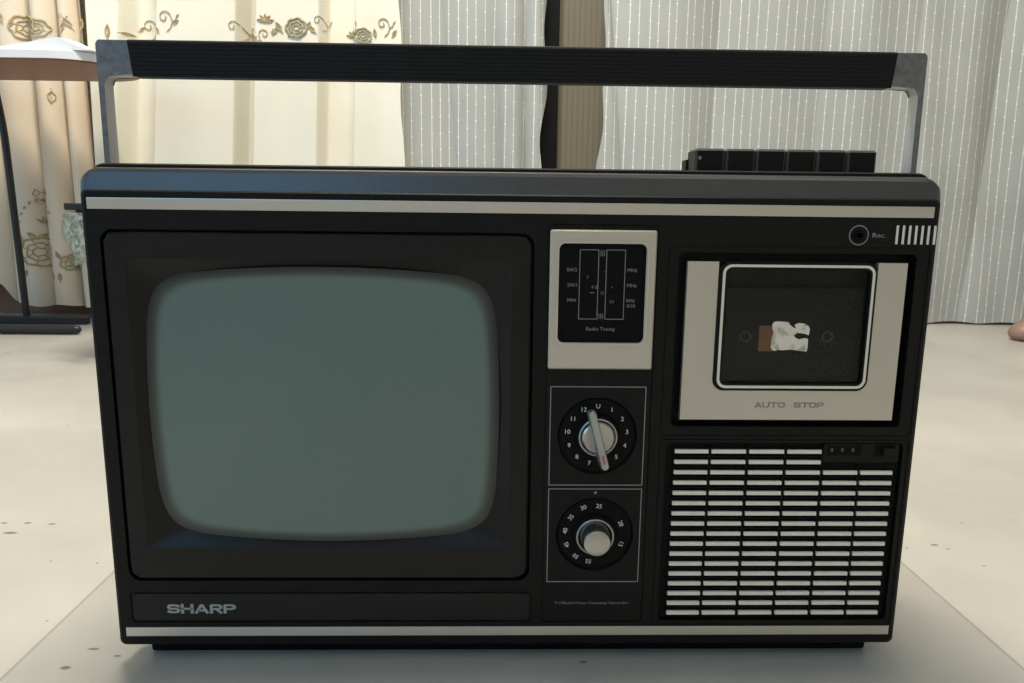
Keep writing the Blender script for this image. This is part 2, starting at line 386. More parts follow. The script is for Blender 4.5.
for x0, x1, z0, z1 in ((XL, WX0, 0, ZC), (WX1, XR, 0, ZC), (WX0, WX1, 0, WZ0), (WX0, WX1, WZ1, ZC)): box(b, x0, x1, YF-.1, YF, z0, z1, s=1)
struct('wall_front', b, M['white_wall'])
b = new()
for x0, x1, z0, z1 in ((WX0, WX0+.04, WZ0, WZ1), (WX1-.04, WX1, WZ0, WZ1), (WX0, WX1, WZ0, WZ0+.04), (WX0, WX1, WZ1-.04, WZ1), (-1.27, -1.23, WZ0, WZ1)): box(b, x0, x1, YF-.07, YF-.03, z0, z1, s=1)
struct('window_1', b, M['tableedge'])
p0 = at(545, 100, YB-.03); p1 = at(558, 100, YB-.03); p2 = at(650, 100, YB-.02)
sbox('trim_1', at(530, 100, YB-.03).x, p1.x, YB-.035, YB, 0, 2.45, M['black'])
sbox('trim_2', p1.x, p1.x+.004, YB-.037, YB, 0, 2.45, mat('brass_edge', (.10, .075, .045), .5))
sbox('door_1', p1.x+.004, p2.x, YB-.03, YB, 0, 2.45, M['panel'])
sbox('baseboard_back', XL, at(530, 100, YB-.03).x, YB-.015, YB, 0, .17, M['skirt'], .002)
# ------------------------------------------------------------------ curtains
FR = FL = None
def sm(t): t = max(0, min(1, t)); return t*t*(3-2*t)
def ct_y(folds, x, z, Y0):
    if folds == 'centre': return ct_c(x, z)
    """folds: list of (x_at_low, x_at_high, depth) crease lines; cloth bulges toward the room between them"""
    cs = [(a+(b_-a)*min(1.2, max(0, (z-.05)/.65)), d) for a, b_, d in folds]
    for i in range(len(cs)-1):
        if cs[i][0] <= x <= cs[i+1][0]:
            t = (x-cs[i][0])/max(1e-5, cs[i+1][0]-cs[i][0]); A = cs[i][1]; ex = .38 if folds is FL else (.9 if folds is FR else .62)
            return Y0 - A*(abs(math.sin(PI*t))**ex) + .004*math.sin(9*x+5*z)
    return Y0
def curtain(name, folds, x0f, x1f, zb, Y0, mt, label, ripple=0.0, ztop=2.4, nx=260, group=None):
    bm = new(); uvl = bm.loops.layers.uv.new('UVMap')
    zs = [0]+[i/70*.8 for i in range(1, 71)]+[.85+i*.1 for i in range(17)]
    rows = []; H = ztop
    for zz in zs:
        row = []; ulast = None; uacc = 0
        for i in range(nx+1):
            t = i/nx
            x = x0f(zz)+(x1f(zz)-x0f(zz))*t
            z = zb(x)+(H-zb(x))*(zz/2.45)
            y = ct_y(folds, x, z, Y0) + ripple*math.sin(x*47+3*math.sin(z*2.3))*(.4+.6*math.sin(x*7+z))
            v = bm.verts.new((x, y, z))
            pass
            ulast = (x, y); uacc = x+.12*(y-Y0)
            row.append((v, uacc, z))
        pass
        rows.append(row)
    for a, b_ in zip(rows, rows[1:]):
        for k in range(nx):
            q = (a[k], a[k+1], b_[k+1], b_[k]); f = bm.faces.new([s[0] for s in q])
            for lp, s in zip(f.loops, q): lp[uvl].uv = (s[1], s[2])
    o = obj(name, bm, mt, smooth=True, angle=180)
    return o
def X(px, py=150, Y=1.3): return at(px, py, Y).x
YC = 1.395
def line(pl, ph):  # crease given by (x, y) of the photograph low and high, on the curtain plane
    a = at(*pl, YC-.02); b_ = at(*ph, YC-.02); k = (b_.x-a.x)/(b_.z-a.z)
    return a.x+(.05-a.z)*k, a.x+(.70-a.z)*k
def folds_of(lst): return [(*line(a, b_), d) for a, b_, d in lst]
KP = [(118, .034), (130, -.03), (150, -.034), (159, .036), (200, .044), (236, .036), (243, -.036), (251, -.034), (258, .040), (290, .030), (319, .038), (327, -.012), (351, -.024), (357, .034), (384, .024), (412, .036)]
KX = [(at(92, 165, YC-.05).x, at(79, 0, YC-.05).x, -.01), (at(97, 165, YC-.05).x, at(87, 0, YC-.05).x, .028)]+[(at(px-3, 165, YC-.05).x, at(px, 0, YC-.05).x, o_) for px, o_ in KP]
def ct_c(x, z):
    t = min(1.2, max(0, (z-.32)/.36)) if z > .32 else 0
    cs = [(a+(b_-a)*t, o_) for a, b_, o_ in KX]
    if x <= cs[0][0]: return YC-.03-cs[0][1]
    for (xa, oa), (xb_, ob) in zip(cs, cs[1:]):
        if xa <= x <= xb_: return YC-.03-(oa+(ob-oa)*sm((x-xa)/(xb_-xa)))
    return YC-.03-cs[-1][1]
# left cream curtain (behind the table)
FL = folds_of([((-90, 300), (-90, 0), .05), ((18, 300), (-8, 0), .055), ((60, 300), (33, 0), .07), ((88, 300), (58, 0), .055), ((106, 300), (77, 0), .045), ((150, 300), (98, 0), .03)])
def hemL(x):
    return .085 - .052*sm((x-X(10, 300, YC))/(X(24, 300, YC)-X(10, 300, YC))) + .004*math.sin(x*60)
o_cl = curtain('curtain', FL, lambda z: FL[0][0]-.02, lambda z: KX[0][0]+(KX[0][1]-KX[0][0])*(min(1.2, max(0, (z-.32)/.36)))-.008, hemL, YC, M['fabric_shaded'], '', nx=560)
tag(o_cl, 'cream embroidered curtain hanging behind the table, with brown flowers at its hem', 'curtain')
def xr_c(z):
    a, b_ = line((406, 165), (401, 0)); return a+(b_-a)*(z/.7 if z < .8 else 1.1)+.003*math.sin(z*23)
o_cc = curtain('curtain', 'centre', lambda z: KX[0][0]+(KX[0][1]-KX[0][0])*min(z, .8)/.7+.004, xr_c, lambda x: .035+.003*math.sin(x*50), YC-.045, M['fabric'], '', nx=420)
tag(o_cc, 'cream curtain with a row of embroidered vines behind the left half of the carrying handle', 'curtain')
FS = folds_of([((385, 160), (380, 0), .02), ((455, 160), (440, 0), .02), ((500, 160), (492, 0), .03), ((525, 160), (526, 0), .03), ((548, 160), (548, 0), .01)])
def xr_s(z): return X(543, 130, YC)+.006*math.sin(z*26)+.004*math.sin(z*11+1)
o_s1 = curtain('sheer_curtain', FS, lambda z: X(385, 160, YC), xr_s, lambda x: .02, YC+.005, M['sheer'], '', nx=240)
tag(o_s1, 'narrow grey sheer curtain with beaded threads, between the cream curtain and the black post', 'curtain')
FR = folds_of([((598, 160), (602, 0), .015), ((622, 160), (612, 0), .03), ((700, 300), (722, 0), .009), ((800, 300), (830, 0), .010), ((885, 300), (925, 0), .014), ((958, 320), (1015, 0), .02), ((1060, 320), (1100, 0), .03), ((1160, 320), (1200, 0), .03), ((1300, 320), (1330, 0), .03)])
def xl_r(z): return X(601, 100, YC)-.004+.004*math.sin(z*14+.6)+.003*math.sin(z*31)+.02*max(0, z-.35)
o_s2 = curtain('sheer_curtain', FR, xl_r, lambda z: 1.75, lambda x: .003+.0035*abs(math.sin(x*24)), YC-.01, M['sheer'], '', ripple=.004, nx=520)
tag(o_s2, 'wide pale grey sheer curtain with beaded threads reaching the floor on the right', 'curtain')
# embroidery, lying on the cloth
def emb(bm, pts, Yf, r=.0016):
    P = []
    for u, v in pts:
        P.append(Vector((u, Yf(u, v)-.0015, v)))
    if len(P) > 1: tube(bm, P, r, 5)
def motif(bm, kind, cx, cz, s, Yf, rot=0, flip=1):
    def T(p): 
        x, z = p; x *= flip; c_, s_ = math.cos(rot), math.sin(rot); return (cx+s*(x*c_-z*s_), cz+s*(x*s_+z*c_))
    ks = max(.35, min(1, s*430/8))
    def E(pts, r=.0016): emb(bm, [T(p) for p in pts], Yf, r*ks*.85)
    if kind == 'flower':
        for rad, n, ph, th in ((1, 7, 0, .0030), (.62, 6, .4, .0022), (.3, 5, .2, .0018)):
            E([(rad*(1+.14*abs(math.sin(n*a/2+ph)))*math.cos(a)*1.0, rad*(1+.14*abs(math.sin(n*a/2+ph)))*.85*math.sin(a)) for a in [2*PI*k/56 for k in range(57)]], th)
        for k in range(7): a = 2*PI*k/7; E([(.35*math.cos(a), .3*math.sin(a)), (.9*math.cos(a+.1), .76*math.sin(a+.1))], .0012)
    elif kind == 'bud':
        for k in range(5):
            a = PI*(.1+.8*k/4); E([(0, 0), (.55*math.cos(a-.25), .5*math.sin(a-.25)), (.95*math.cos(a), .9*math.sin(a)), (.5*math.cos(a+.25), .55*math.sin(a+.25)), (0, 0)], .0018)
    elif kind == 'leaf':
        E([(0, 0), (-.20, .35), (-.17, .7), (.05, 1.1), (.20, .7), (.22, .35), (0, 0)], .0019); E([(0, -.3), (.02, .4), (.04, .9)], .0011)
    elif kind == 'swirl':
        E([((1-t*.85)*.7*math.cos(5.2*t*1.3+.3), .3+(1-t*.85)*.7*math.sin(5.2*t*1.3+.3)) for t in [k/24 for k in range(25)]], .0013)
        E([(.7, .4), (.85, -.2), (.6, -.8), (.2, -1.1)], .0013)
        E([(.85, -.2), (1.2, 0), (1.35, .4)], .0013); motif(bm, 'leaf', *T((1.3, .3)), s*.35, Yf, rot-.8)
    elif kind == 'fleur':
        for f_ in (1, -1):
            E([(0, -.6), (f_*.4, -.3), (f_*.8, .2), (f_*.6, .6), (f_*.3, .3), (f_*.5, .1)], .0017)
            E([(0, -.2), (f_*.2, .3), (0, 1)], .0017)
        E([(-.5, -.7), (.5, -.7)], .0017)
def YfC(u, v): return ct_c(u, v)
def YfL(u, v): return ct_y(FL, u, v, YC)
NM = {'flower': 'embroidered_flower', 'bud': 'embroidered_bud', 'leaf': 'embroidered_leaf', 'swirl': 'embroidered_vine', 'fleur': 'embroidered_crest'}
def put(lst, Yf, parent, m1, m2):
    for q in lst:
        kind, px, py, s, rot, fp = q[:6]; bm = new()
        p = at(px, py, YC-.05); motif(bm, kind, p.x, p.z, s/430.0, Yf, rot, fp)
        obj(NM[kind], bm, m2 if len(q) > 6 else m1, parent, smooth=True)
put([('leaf', 111, 38, 10, 0, 1), ('swirl', 139, 24, 9, 0, 1), ('leaf', 122, 33, 5, -1.4, 1), ('swirl', 168, 22, 9, 0, 1), ('leaf', 162, 34, 5, .5, 1), ('swirl', 236, 30, 7, .3, 1), ('bud', 268, 24, 8, 0, 1), ('swirl', 268, 38, 7, .5, -1),
     ('flower', 298, 29, 9, 0, 1, 1), ('leaf', 283, 32, 8, .6, 1, 1), ('leaf', 317, 34, 7, .8, 1), ('swirl', 320, 24, 6, .2, 1), ('bud', 350, 33, 7, 0, 1), ('flower', 364, 37, 7, 0, 1, 1), ('leaf', 376, 37, 6, .2, 1), ('swirl', 383, 27, 8, 0, 1), ('leaf', 393, 37, 6, -.6, 1),
     ('leaf', 309, 30, 6, -.5, 1), ('leaf', 247, 35, 6, .4, 1), ('bud', 278, 34, 5, .8, 1), ('leaf', 130, 26, 5, -.8, 1), ('leaf', 178, 26, 5, -.9, 1), ('leaf', 357, 26, 5, .4, 1), ('leaf', 290, 36, 8, -.3, 1, 1), ('swirl', 150, 33, 6, 1.2, 1)], YfC, o_cc, M['embroid'], M['embroid2'])
garland = [('bud', 20+2*math.cos(a)+20-22*math.cos(a*.9), 236-36*math.sin(a*.9), 2.2, a, 1) for a in [.15+.28*k for k in range(10)]]
put([('flower', 25, 27, 12, 0, 1), ('flower', 41, 30, 8, .5, 1, 1), ('leaf', 4, 22, 9, .4, 1), ('leaf', 11, 27, 7, -.3, 1, 1), ('leaf', 56, 30, 6, .3, 1, 1), ('leaf', 62, 31, 7, -.3, 1), ('leaf', 69, 27, 8, .5, 1, 1), ('leaf', 78, 29, 9, -.2, 1), ('swirl', 60, 18, 4, 0, 1),
     ('leaf', 54, 92, 10, PI, 1), ('fleur', 42, 196, 11, 0, 1), ('flower', 39, 252, 15, 0, 1), ('bud', 43, 224, 8, -.4, 1), ('leaf', 37, 238, 8, 1.0, 1), ('leaf', 38, 238, 7, -1.0, 1), ('leaf', 24, 242, 8, .3, -1), ('leaf', 27, 276, 6, -.3, 1), ('leaf', 58, 278, 6, .3, 1),
     ('flower', 75, 262, 8, .3, 1, 1), ('leaf', 66, 258, 7, .5, 1), ('leaf', 66, 280, 7, 0, 1), ('swirl', 74, 250, 5, 0, 1)]+garland, YfL, o_cl, M['embroid'], M['embroid2'])
# ------------------------------------------------------------------ folding table on the left
tz = .526; ty0, ty1 = 1.03, 1.27
tx1 = at(101, 62, ty0).x
tbl = empty('folding_table', (-1.3, 1.15, 0), 'low table with brown underside, white edge and black steel legs, left of the television', 'table')
def rrxy(x0, x1, y0, y1, r, z, n=8):
    pts = []
    for cx, cy, a0 in ((x1-r, y1-r, 0), (x0+r, y1-r, 90), (x0+r, y0+r, 180), (x1-r, y0+r, 270)):
        for k in range(n+1):
            a = math.radians(a0+90*k/n); pts.append(Vector((cx+r*math.cos(a), cy+r*math.sin(a), z)))
    return pts
b = new(); loft(b, [rrxy(-1.95, tx1-.003, ty0+.003, ty1, .10, tz), rrxy(-1.95, tx1-.001, ty0+.001, ty1, .10, tz+.003)]); obj('underboard', b, M['tabletop'], tbl, label='brown underside')
b = new(); loft(b, [rrxy(-1.95, tx1, ty0, ty1, .10, tz+.003), rrxy(-1.95, tx1, ty0, ty1, .10, tz+.017), rrxy(-1.948, tx1-.002, ty0+.002, ty1-.002, .098, tz+.019)]); obj('tabletop', b, M['tableedge'], tbl, smooth=True)
yl = 1.27
def leg_path(sgn, x_top, x_bot): pass
pa, pb, pc, pd = at(-30, 79, yl), at(-6, 82, yl), at(4, 130, yl), at(27, 318, yl)
b = new(); tube(b, bend([(pa.x, yl, tz-.006), (pb.x, yl, tz-.010), (pc.x, yl, pc.z), (pd.x, yl, .012)], .04), .0072, 10); obj('leg', b, M['darkmetal'], tbl, smooth=True)
b = new(); tube(b, bend([(-1.95, yl, tz-.006), (-1.80, yl, tz-.010), (-1.76, yl, .3), (-1.72, yl, .012)], .04), .0072, 10); obj('leg', b, M['darkmetal'], tbl, smooth=True)
b = new(); tube(b, bend([(-1.70, 1.10, tz-.004), (-1.66, 1.12, .3), (-1.62, 1.135, .012)], .04), .0072, 10); obj('leg', b, M['darkmetal'], tbl, smooth=True)
xb = at(89, 322, 1.27).x
b = new(); box(b, -1.95, xb, 1.262, 1.278, .001, .018, .002, s=1); obj('floor_rail', b, M['darkmetal'], tbl)
xe = at(82, 334, 1.135).x
b = new(); pts = [(-1.95, 1.135, .0105), (xe-.012, 1.135, .0105), (xe-.005, 1.135, .0105), (xe-.001, 1.135, .0105)]; tube(b, pts, [.0095, .0095, .0075, .003], 12); obj('floor_rail', b, M['darkmetal'], tbl, smooth=True)
# white papers lying on the table
b = new(); topz = tz+.0192
def hgt(px, v):
    k = [(-120, 1), (-60, 1), (0, 2.5), (30, 8), (58, 14), (66, 13.5), (80, 5), (95, .6)]
    for (a, h0), (c_, h1) in zip(k, k[1:]):
        if a <= px <= c_: h = h0+(h1-h0)*(px-a)/(c_-a); break
    return max(.8, h*(1-.35*abs(v-.35)))*.00185
g = []
for j in range(9):
    v = j/8; row = []
    for i in range(60):
        px = -120+i*215/59; x = at(px, 55, ty0+.02).x
        row.append((x, ty0+.012+v*.17, topz+hgt(px, v)))
    g.append(row)
tv = [[b.verts.new(p) for p in r] for r in g]; bv = [[b.verts.new((p[0], p[1], topz+.0004)) for p in r] for r in g]
for j in range(8):
    for i in range(59):
        b.faces.new((tv[j][i], tv[j][i+1], tv[j+1][i+1], tv[j+1][i])); b.faces.new((bv[j][i], bv[j+1][i], bv[j+1][i+1], bv[j][i+1]))
for i in range(59):
    b.faces.new((tv[0][i], bv[0][i], bv[0][i+1], tv[0][i+1])); b.faces.new((tv[8][i], tv[8][i+1], bv[8][i+1], bv[8][i]))
for j in range(8):
    b.faces.new((tv[j][0], tv[j+1][0], bv[j+1][0], bv[j][0])); b.faces.new((tv[j][59], bv[j][59], bv[j+1][59], tv[j+1][59]))
o = obj('paper_stack', b, M['cloth_white']); tag(o, 'loose heap of white papers lying on the brown table', 'papers')
# ------------------------------------------------------------------ folding stool and plastic bag behind the television
ys = .86; sa = at(63, 203, ys); sb = at(63, 210, ys); leg_a = at(81, 250, ys); leg_b = at(88, 300, ys)
st = empty('folding_stool', (sa.x+.15, ys+.1, 0), 'dark folding stool standing mostly hidden behind the left edge of the television', 'stool')
b = new(); box(b, sa.x, sa.x+.32, ys, ys+.26, sb.z, sa.z, .002, s=1); obj('seat', b, M['darkmetal'], st)
kx = (leg_b.x-leg_a.x)/(leg_b.z-leg_a.z)
for yy in (ys+.012, ys+.248):
    for flip in (0, 1):
        xt = leg_a.x+kx*(sb.z-leg_a.z); xbm = leg_a.x+kx*(.0-leg_a.z)+.05
        if flip: xt = 2*(sa.x+.16)-xt; xbm = 2*(sa.x+.16)-xbm
        b = new(); tube(b, [(xt, yy+(.014 if flip else 0), sb.z+.001), (xbm, yy+(.014 if flip else 0), .001)], .0065, 10); obj('leg', b, M['darkmetal'], st, smooth=True)
b = new(); rnd = random.Random(3); G = 16; vs = []
c0 = at(76, 212, ys-.02); c1 = at(84, 262, ys-.02)
hb = c0.z-c1.z
front, back = [], []
for side in (0, 1):
    rows = []
    for j in range(G+1):
        v = j/G; row = []
        wl = .026*(.75+.5*math.sin(v*2.6+.3))*(1-.45*v); xm = c0.x+(c1.x-c0.x)*v+.004
        for i in range(G+1):
            u = i/G*2-1
            d = (1-u*u)*.014*(.5+v)*(1 if side else -1)
            ed = 0 if i in (0, G) else 1
            row.append(b.verts.new((xm+u*wl*1.15+.002*math.sin(9*v+1), ys-.022+d+ed*rnd.uniform(-.004, .004), c0.z-.001-hb*v-(.006*abs(u) if j == G else 0)+ed*rnd.uniform(-.002, .002)*(0 if j == 0 else 1))))
        rows.append(row)
    for j in range(G):
        for i in range(G):
            q = (rows[j][i], rows[j][i+1], rows[j+1][i+1], rows[j+1][i]); b.faces.new(q if side else q[::-1])
bmesh.ops.remove_doubles(b, verts=b.verts, dist=1e-5)
o = obj('plastic_bag', b, M['bag'], smooth=True, angle=25); tag(o, 'small crumpled greenish clear plastic bag hanging from the dark stool seat behind the television', 'bag')
# ------------------------------------------------------------------ brown furniture foot at the right edge
fp = fl(1027, 342); R0 = .030
lg = empty('wooden_stool', (fp.x+.24, fp.y-.12, 0), 'brown wooden stool with one rounded foot showing at the right edge by the sheer curtain', 'stool')
for dx in (0, .3):
    for dy in (0, .3):
        b = new(); L = []
        for z, r in ((.0, .020), (.006, .029), (.014, .032), (.024, .030), (.034, .023), (.042, .014), (.20, .013), (.43, .015)):
            L.append([Vector((fp.x+.008+(dx if dx == 0 else .46)+r*math.cos(2*PI*k/28)+(.18*max(0, z-.03) if dx == 0 else -.18*max(0, z-.03))*1.6, fp.y+.02-dy+r*math.sin(2*PI*k/28), z+.0005)) for k in range(28)])
        loft(b, L); obj('leg', b, M['wood'], lg, smooth=True, angle=60)
b = new(); box(b, fp.x+.10, fp.x+.38, fp.y-.32, fp.y+.05, .43, .46, .006, s=1); obj('seat', b, M['wood'], lg)
# ------------------------------------------------------------------ the television
tv_ = empty('television', (0, .07, 0), 'portable black television with radio, cassette deck and carrying handle standing on the tiled floor', 'television')
# cabinet behind the bezel
b = new(); loft(b, [rr(-228.8, 228.8, 11, 289.4, 7, 6.5), rr(-229.8, 229.8, 11, 290.2, 8, 8), rr(-229.8, 229.8, 11, 290.2, 8, 18), rr(-227, 227, 13, 286, 10, 18.5), rr(-226, 226, 13, 285, 10, 60), rr(-216, 216, 14, 262, 14, 118), rr(-120, 90, 24, 215, 20, 150), rr(-110, 80, 30, 205, 20, 165)]); cab = obj('cabinet', b, M['black'], tv_, smooth=True, angle=30)
b = new(); box(b, -219, 221, 10, 110, 0.4, 14, 2); obj('base', b, M['black_deep'], tv_)
# bezel
b = new(); loft(b, [rr(-230.4, 230.4, 12, 275.2, 3, 0), rr(-231.9, 231.9, 11, 276, 3.5, .7), rr(-232.6, 232.6, 10.5, 285.4, 6.5, 3.0), rr(-232.2, 232.2, 10.3, 287.2, 8, 4.0), rr(-231.2, 231.2, 10.5, 287.9, 8, 5.2), rr(-229.8, 229.8, 11, 287.6, 8, 10.5)])
bez = obj('front_bezel', b, [M['black'], M['topgrey']], tv_)
cut = []
def cutter(fn): q = new(); fn(q); cut.append(q)
cutter(lambda q: slab(q, -223.4, 10.1, 52.1, 255.4, 7, -5, 9.5, .01))      # picture tube frame well
cutter(lambda q: slab(q, 89.4, 221.8, 147, 246, 3, -5, 9.5, .01))          # cassette well
cutter(lambda q: slab(q, 87.6, 225.6, 26.4, 137.4, 3, -5, 3.2, .01))       # grille tray
cutter(lambda q: ring(q, (17.4, 78, 25.4, 260.6, 2.5), (18.3, 77.1, 26.3, 259.7, 1.8), -1, .8))
cutter(lambda q: ring(q, (-223.6, 11.6, 25.8, 45, 2.5), (-222.6, 10.6, 26.8, 44, 1.8), -1, .7))
cutter(lambda q: ring(q, (83.6, 228.8, 141.6, 249.6, 3), (84.2, 228.2, 142.2, 249, 2.4), -1, .5))
cutter(lambda q: ring(q, (83.6, 228.8, 22.8, 139.8, 3), (84.4, 228.0, 23.6, 139.0, 2.4), -1, .5))
cutter(lambda q: loft(q, [circ(188, 256.2, 3.0, -1), circ(188, 256.2, 3.0, 7)]))
cutter(lambda q: loft(q, [circ(47.8, 140.9, 22.9, -1), circ(47.8, 140.9, 22.9, .01), circ(47.8, 140.9, 21.8, 1.6)]))
cutter(lambda q: loft(q, [circ(48.0, 81.2, 22.9, -1), circ(48.0, 81.2, 22.9, .01), circ(48.0, 81.2, 21.8, 1.6)]))
carve(bez, cut)
q1 = new(); slab(q1, -222.8, 9.6, 52.8, 254.8, 7, 2, 12, .01); q2 = new(); slab(q2, 89, 222.2, 146.6, 246.4, 3, 2, 9.62, .01)
carve(cab, [q1, q2])
bz = world_loc(bez).z
for p in bez.data.polygons:
    if p.center.z+bz > .2758 and p.normal.y < -.3: p.material_index = 1
b = new(); box(b, -228.6, 228.4, -.5, 1, 265.9, 271.9, .25); obj('trim_strip', b, M['strip'], tv_)
b = new(); box(b, -227.6, 228.4, -.5, 1, 17.0, 22.7, .25); obj('trim_strip', b, M['strip'], tv_)
# picture tube frame: raised panel, mitred recess down to the glass
cx, cz = -106.9, 156.0
def super_(a, hx, hz, n=14):
    # tube outline: four gently bowed sides meeting in tight corners (n sets the corner), found along the ray at angle a
    c_, s_ = math.cos(a), math.sin(a); lo, hi = 0, 2*(hx+hz)
    for _ in range(34):
        m_ = (lo+hi)/2; x, z = abs(c_*m_), abs(s_*m_)
        u = x/(hx*(1-.050*min(1.3, (z/hz)**2))); v = z/(hz*(1-.085*min(1.3, (x/hx)**2)))
        if u**n+v**n <= 1: lo = m_
        else: hi = m_
    return c_*lo, s_*lo
NS = 180
_ca = [math.atan2(z-156.0, x+106.9) % (2*PI) for x in (-210.6, -2.9) for z in (73.4, 239.0)]
ANG = sorted([2*PI*k/176 for k in range(176)]+_ca)
def rect_loop(x0, x1, z0, z1, y, r):
    # rounded rectangle sampled along rays from the screen centre
    out = []
    for a in ANG:
        c_, s_ = math.cos(a), math.sin(a); lo, hi = 0, 400
        for _ in range(30):
            mdl = (lo+hi)/2; x, z = cx+c_*mdl, cz+s_*mdl
            qx = max(x0+r-x, x-(x1-r), 0); qz = max(z0+r-z, z-(z1-r), 0)
            inside = x0 <= x <= x1 and z0 <= z <= z1 and (qx == 0 or qz == 0 or math.hypot(qx, qz) <= r)
            if inside: lo = mdl
            else: hi = mdl
        out.append(Vector((cx+c_*lo, y, cz+s_*lo))*MM)
    return out
def scr_loop(hx, hz, y, n=5.2, dx=0, dz=0): return [Vector((cx+dx+super_(a, hx, hz, n)[0], y, cz+dz+super_(a, hx, hz, n)[1]))*MM for a in ANG]
b = new()
loft(b, [rect_loop(-222, 8.7, 53.5, 254, 8.5, 6), rect_loop(-222, 8.7, 53.5, 254, .4, 6), rect_loop(-221, 7.7, 54.5, 253, -.6, 6), rect_loop(-211.2, -2.3, 72.8, 239.7, -.2, 2), rect_loop(-210.2, -3.3, 73.8, 238.7, .6, 2), scr_loop(97.4, 79.0, 4.2, 13), scr_loop(96.2, 77.8, 5.6, 12)], cap0=True, cap1=False)
obj('screen_frame', b, M['frame'], tv_, smooth=True, angle=22)
# glass: bulging outline and surface
b = new(); rings = []; NR = 22; lay = b.verts.layers.float.new('edge')
for i in range(NR+1):
    t = 1-(i/NR); tt = 1-(1-t)**1.0
    nexp = 2.0+(12-2.0)*t**3
    row = []
    for a in ANG:
        x, z = super_(a, 98.6*max(t, 1e-4), 80*max(t, 1e-4), nexp); y = 5.6-6.2*(1-min(1, (x/99)**2*.55+(z/80.2)**2*.45))
        v = b.verts.new(Vector((cx+x, y, cz+z))*MM) if t > 0 else None
        if v: v[lay] = max(0.0, min(1.0, (1-t)*96/6.0-.35)); row.append(v)
    if t > 0: rings.append(row)
vc = b.verts.new(Vector((cx, -.6, cz))*MM); vc[lay] = 1
for a_, b_ in zip(rings, rings[1:]):
    for k in range(NS): b.faces.new((a_[k], a_[(k+1) % NS], b_[(k+1) % NS], b_[k]))
for k in range(NS): b.faces.new((rings[-1][k], rings[-1][(k+1) % NS], vc))
obj('screen', b, M['screen'], tv_, smooth=True, angle=180, label='grey-green glass screen, switched off')
# brand plate and lettering
bp_ = None
b = new(); slab(b, -222.4, 10.4, 27, 43.8, 1.8, -.15, .3, .1); bp_ = obj('brand_plate', b, M['frame'], tv_)
b = new(); X0, HL, WL = -202.6, 5.5, 6.6; z0 = 31.8; wx, wz = 1.75, 1.15; yf, yb = -.45, -.1
def ar(cx_, cz_, rx, rz, a0, a1, n=8): return [(cx_+rx*math.cos(math.radians(a0+(a1-a0)*k/n)), cz_+rz*math.sin(math.radians(a0+(a1-a0)*k/n))) for k in range(n+1)]
ix = wx/2; iz = wz/2; W_ = WL; H_ = HL; pitch = 8.22
def glyph(c, x, z, W_, H_, wx, wz, b, yf, yb):
    ix, iz = wx/2, wz/2; l, r, bo, to, mi = x+ix, x+W_-ix, z+iz, z+H_-iz, z+H_/2
    S = lambda pts, closed=False: stroke(b, pts, wx, wz, yf, yb, closed)
    qr, qz = W_*.2, (H_-wz)/4
    if c == 'S': S([(r, to-qz*.7)]+ar(r-qr, to-qz*.8, qr, qz*.8, 0, 90, 4)+ar(l+qr, to-qz, qr, qz, 90, 270, 8)+ar(r-qr, bo+qz, qr, qz, 90, -90, 8)+ar(l+qr, bo+qz*.8, qr, qz*.8, 270, 180, 4))
    elif c == 'H': S([(l, z), (l, z+H_)]); S([(r, z), (r, z+H_)]); S([(l, mi), (r, mi)])
    elif c == 'A': S([(l, z), (x+W_*.45, to), (x+W_*.55, to), (r, z)]); S([(x+W_*.25, z+H_*.3), (x+W_*.75, z+H_*.3)])
    elif c == 'R' or c == 'P':
        S([(l, z), (l, to)]+[(r-qr*1.4, to)]+ar(r-qr*1.4, (to+mi)/2-.1, qr*1.4, (to-mi)/2+.1, 90, -90, 8)+[(l, mi-.2)])
        if c == 'R': S([(x+W_*.5, mi-.2), (r, z)])
    elif c == 'U': S([(l, z+H_), (l, bo+qz)]+ar(l+qr, bo+qz, qr, qz, 180, 270, 4)+ar(r-qr, bo+qz, qr, qz, 270, 360, 4)+[(r, z+H_)])
    elif c == 'T': S([(x, to), (x+W_, to)]); S([(x+W_/2, to), (x+W_/2, z)])
    elif c == 'O': S(ar(r-qr, to-qz, qr, qz, 0, 90, 4)+ar(l+qr, to-qz, qr, qz, 90, 180, 4)+ar(l+qr, bo+qz, qr, qz, 180, 270, 4)+ar(r-qr, bo+qz, qr, qz, 270, 360, 4), True)
xx = X0
for ch in 'SHARP':
    ww = 7.4 if ch != 'A' else 8.4
    glyph(ch, xx, z0, ww, HL, wx, wz, b, yf, yb); xx += ww+.55
obj('brand_lettering', b, M['logo'], bp_)
# radio plate
b = new(); loft(b, [rr(18.6, 76.8, 180.4, 257.6, 1.2, .8), rr(18.6, 76.8, 180.4, 257.6, 1.2, -1.2), rr(19.4, 76, 181.2, 256.8, .8, -2.0), rr(22.2, 72.9, 194.0, 251.6, 4.5, -2.0), rr(23.6, 71.5, 195.4, 250.2, 3.4, -.6), rr(23.6, 71.5, 195.4, 250.2, 3.4, .8)], closed=True)
rp = obj('radio_dial_plate', b, M['silver'], tv_, smooth=True, angle=25, label='satin silver plate around the radio scale')
b = new(); ring(b, (22.2, 72.9, 194.0, 251.6, 4.6), (23.5, 71.6, 195.3, 250.3, 3.5), -2.5, -1.9); obj('window_rim', b, M['strip'], rp)
b = new(); slab(b, 23.4, 71.7, 195.2, 250.4, 3.4, -.5, .9, .05); rs = obj('radio_scale', b, M['black_deep'], rp)
b = new()
for x0, x1 in ((34.9, 45.5), (49.5, 60.1)): ring(b, (x0, x1, 208.5, 247, .2), (x0+.35, x1-.35, 208.85, 246.65, .15), -.62, -.5)
for k in range(3):
    box(b, 46.3+k*.95, 46.6+k*.95, -.62, -.5, 243.4, 246.6); box(b, 46.3+k*.95, 46.6+k*.95, -.62, -.5, 208.8, 211.8)
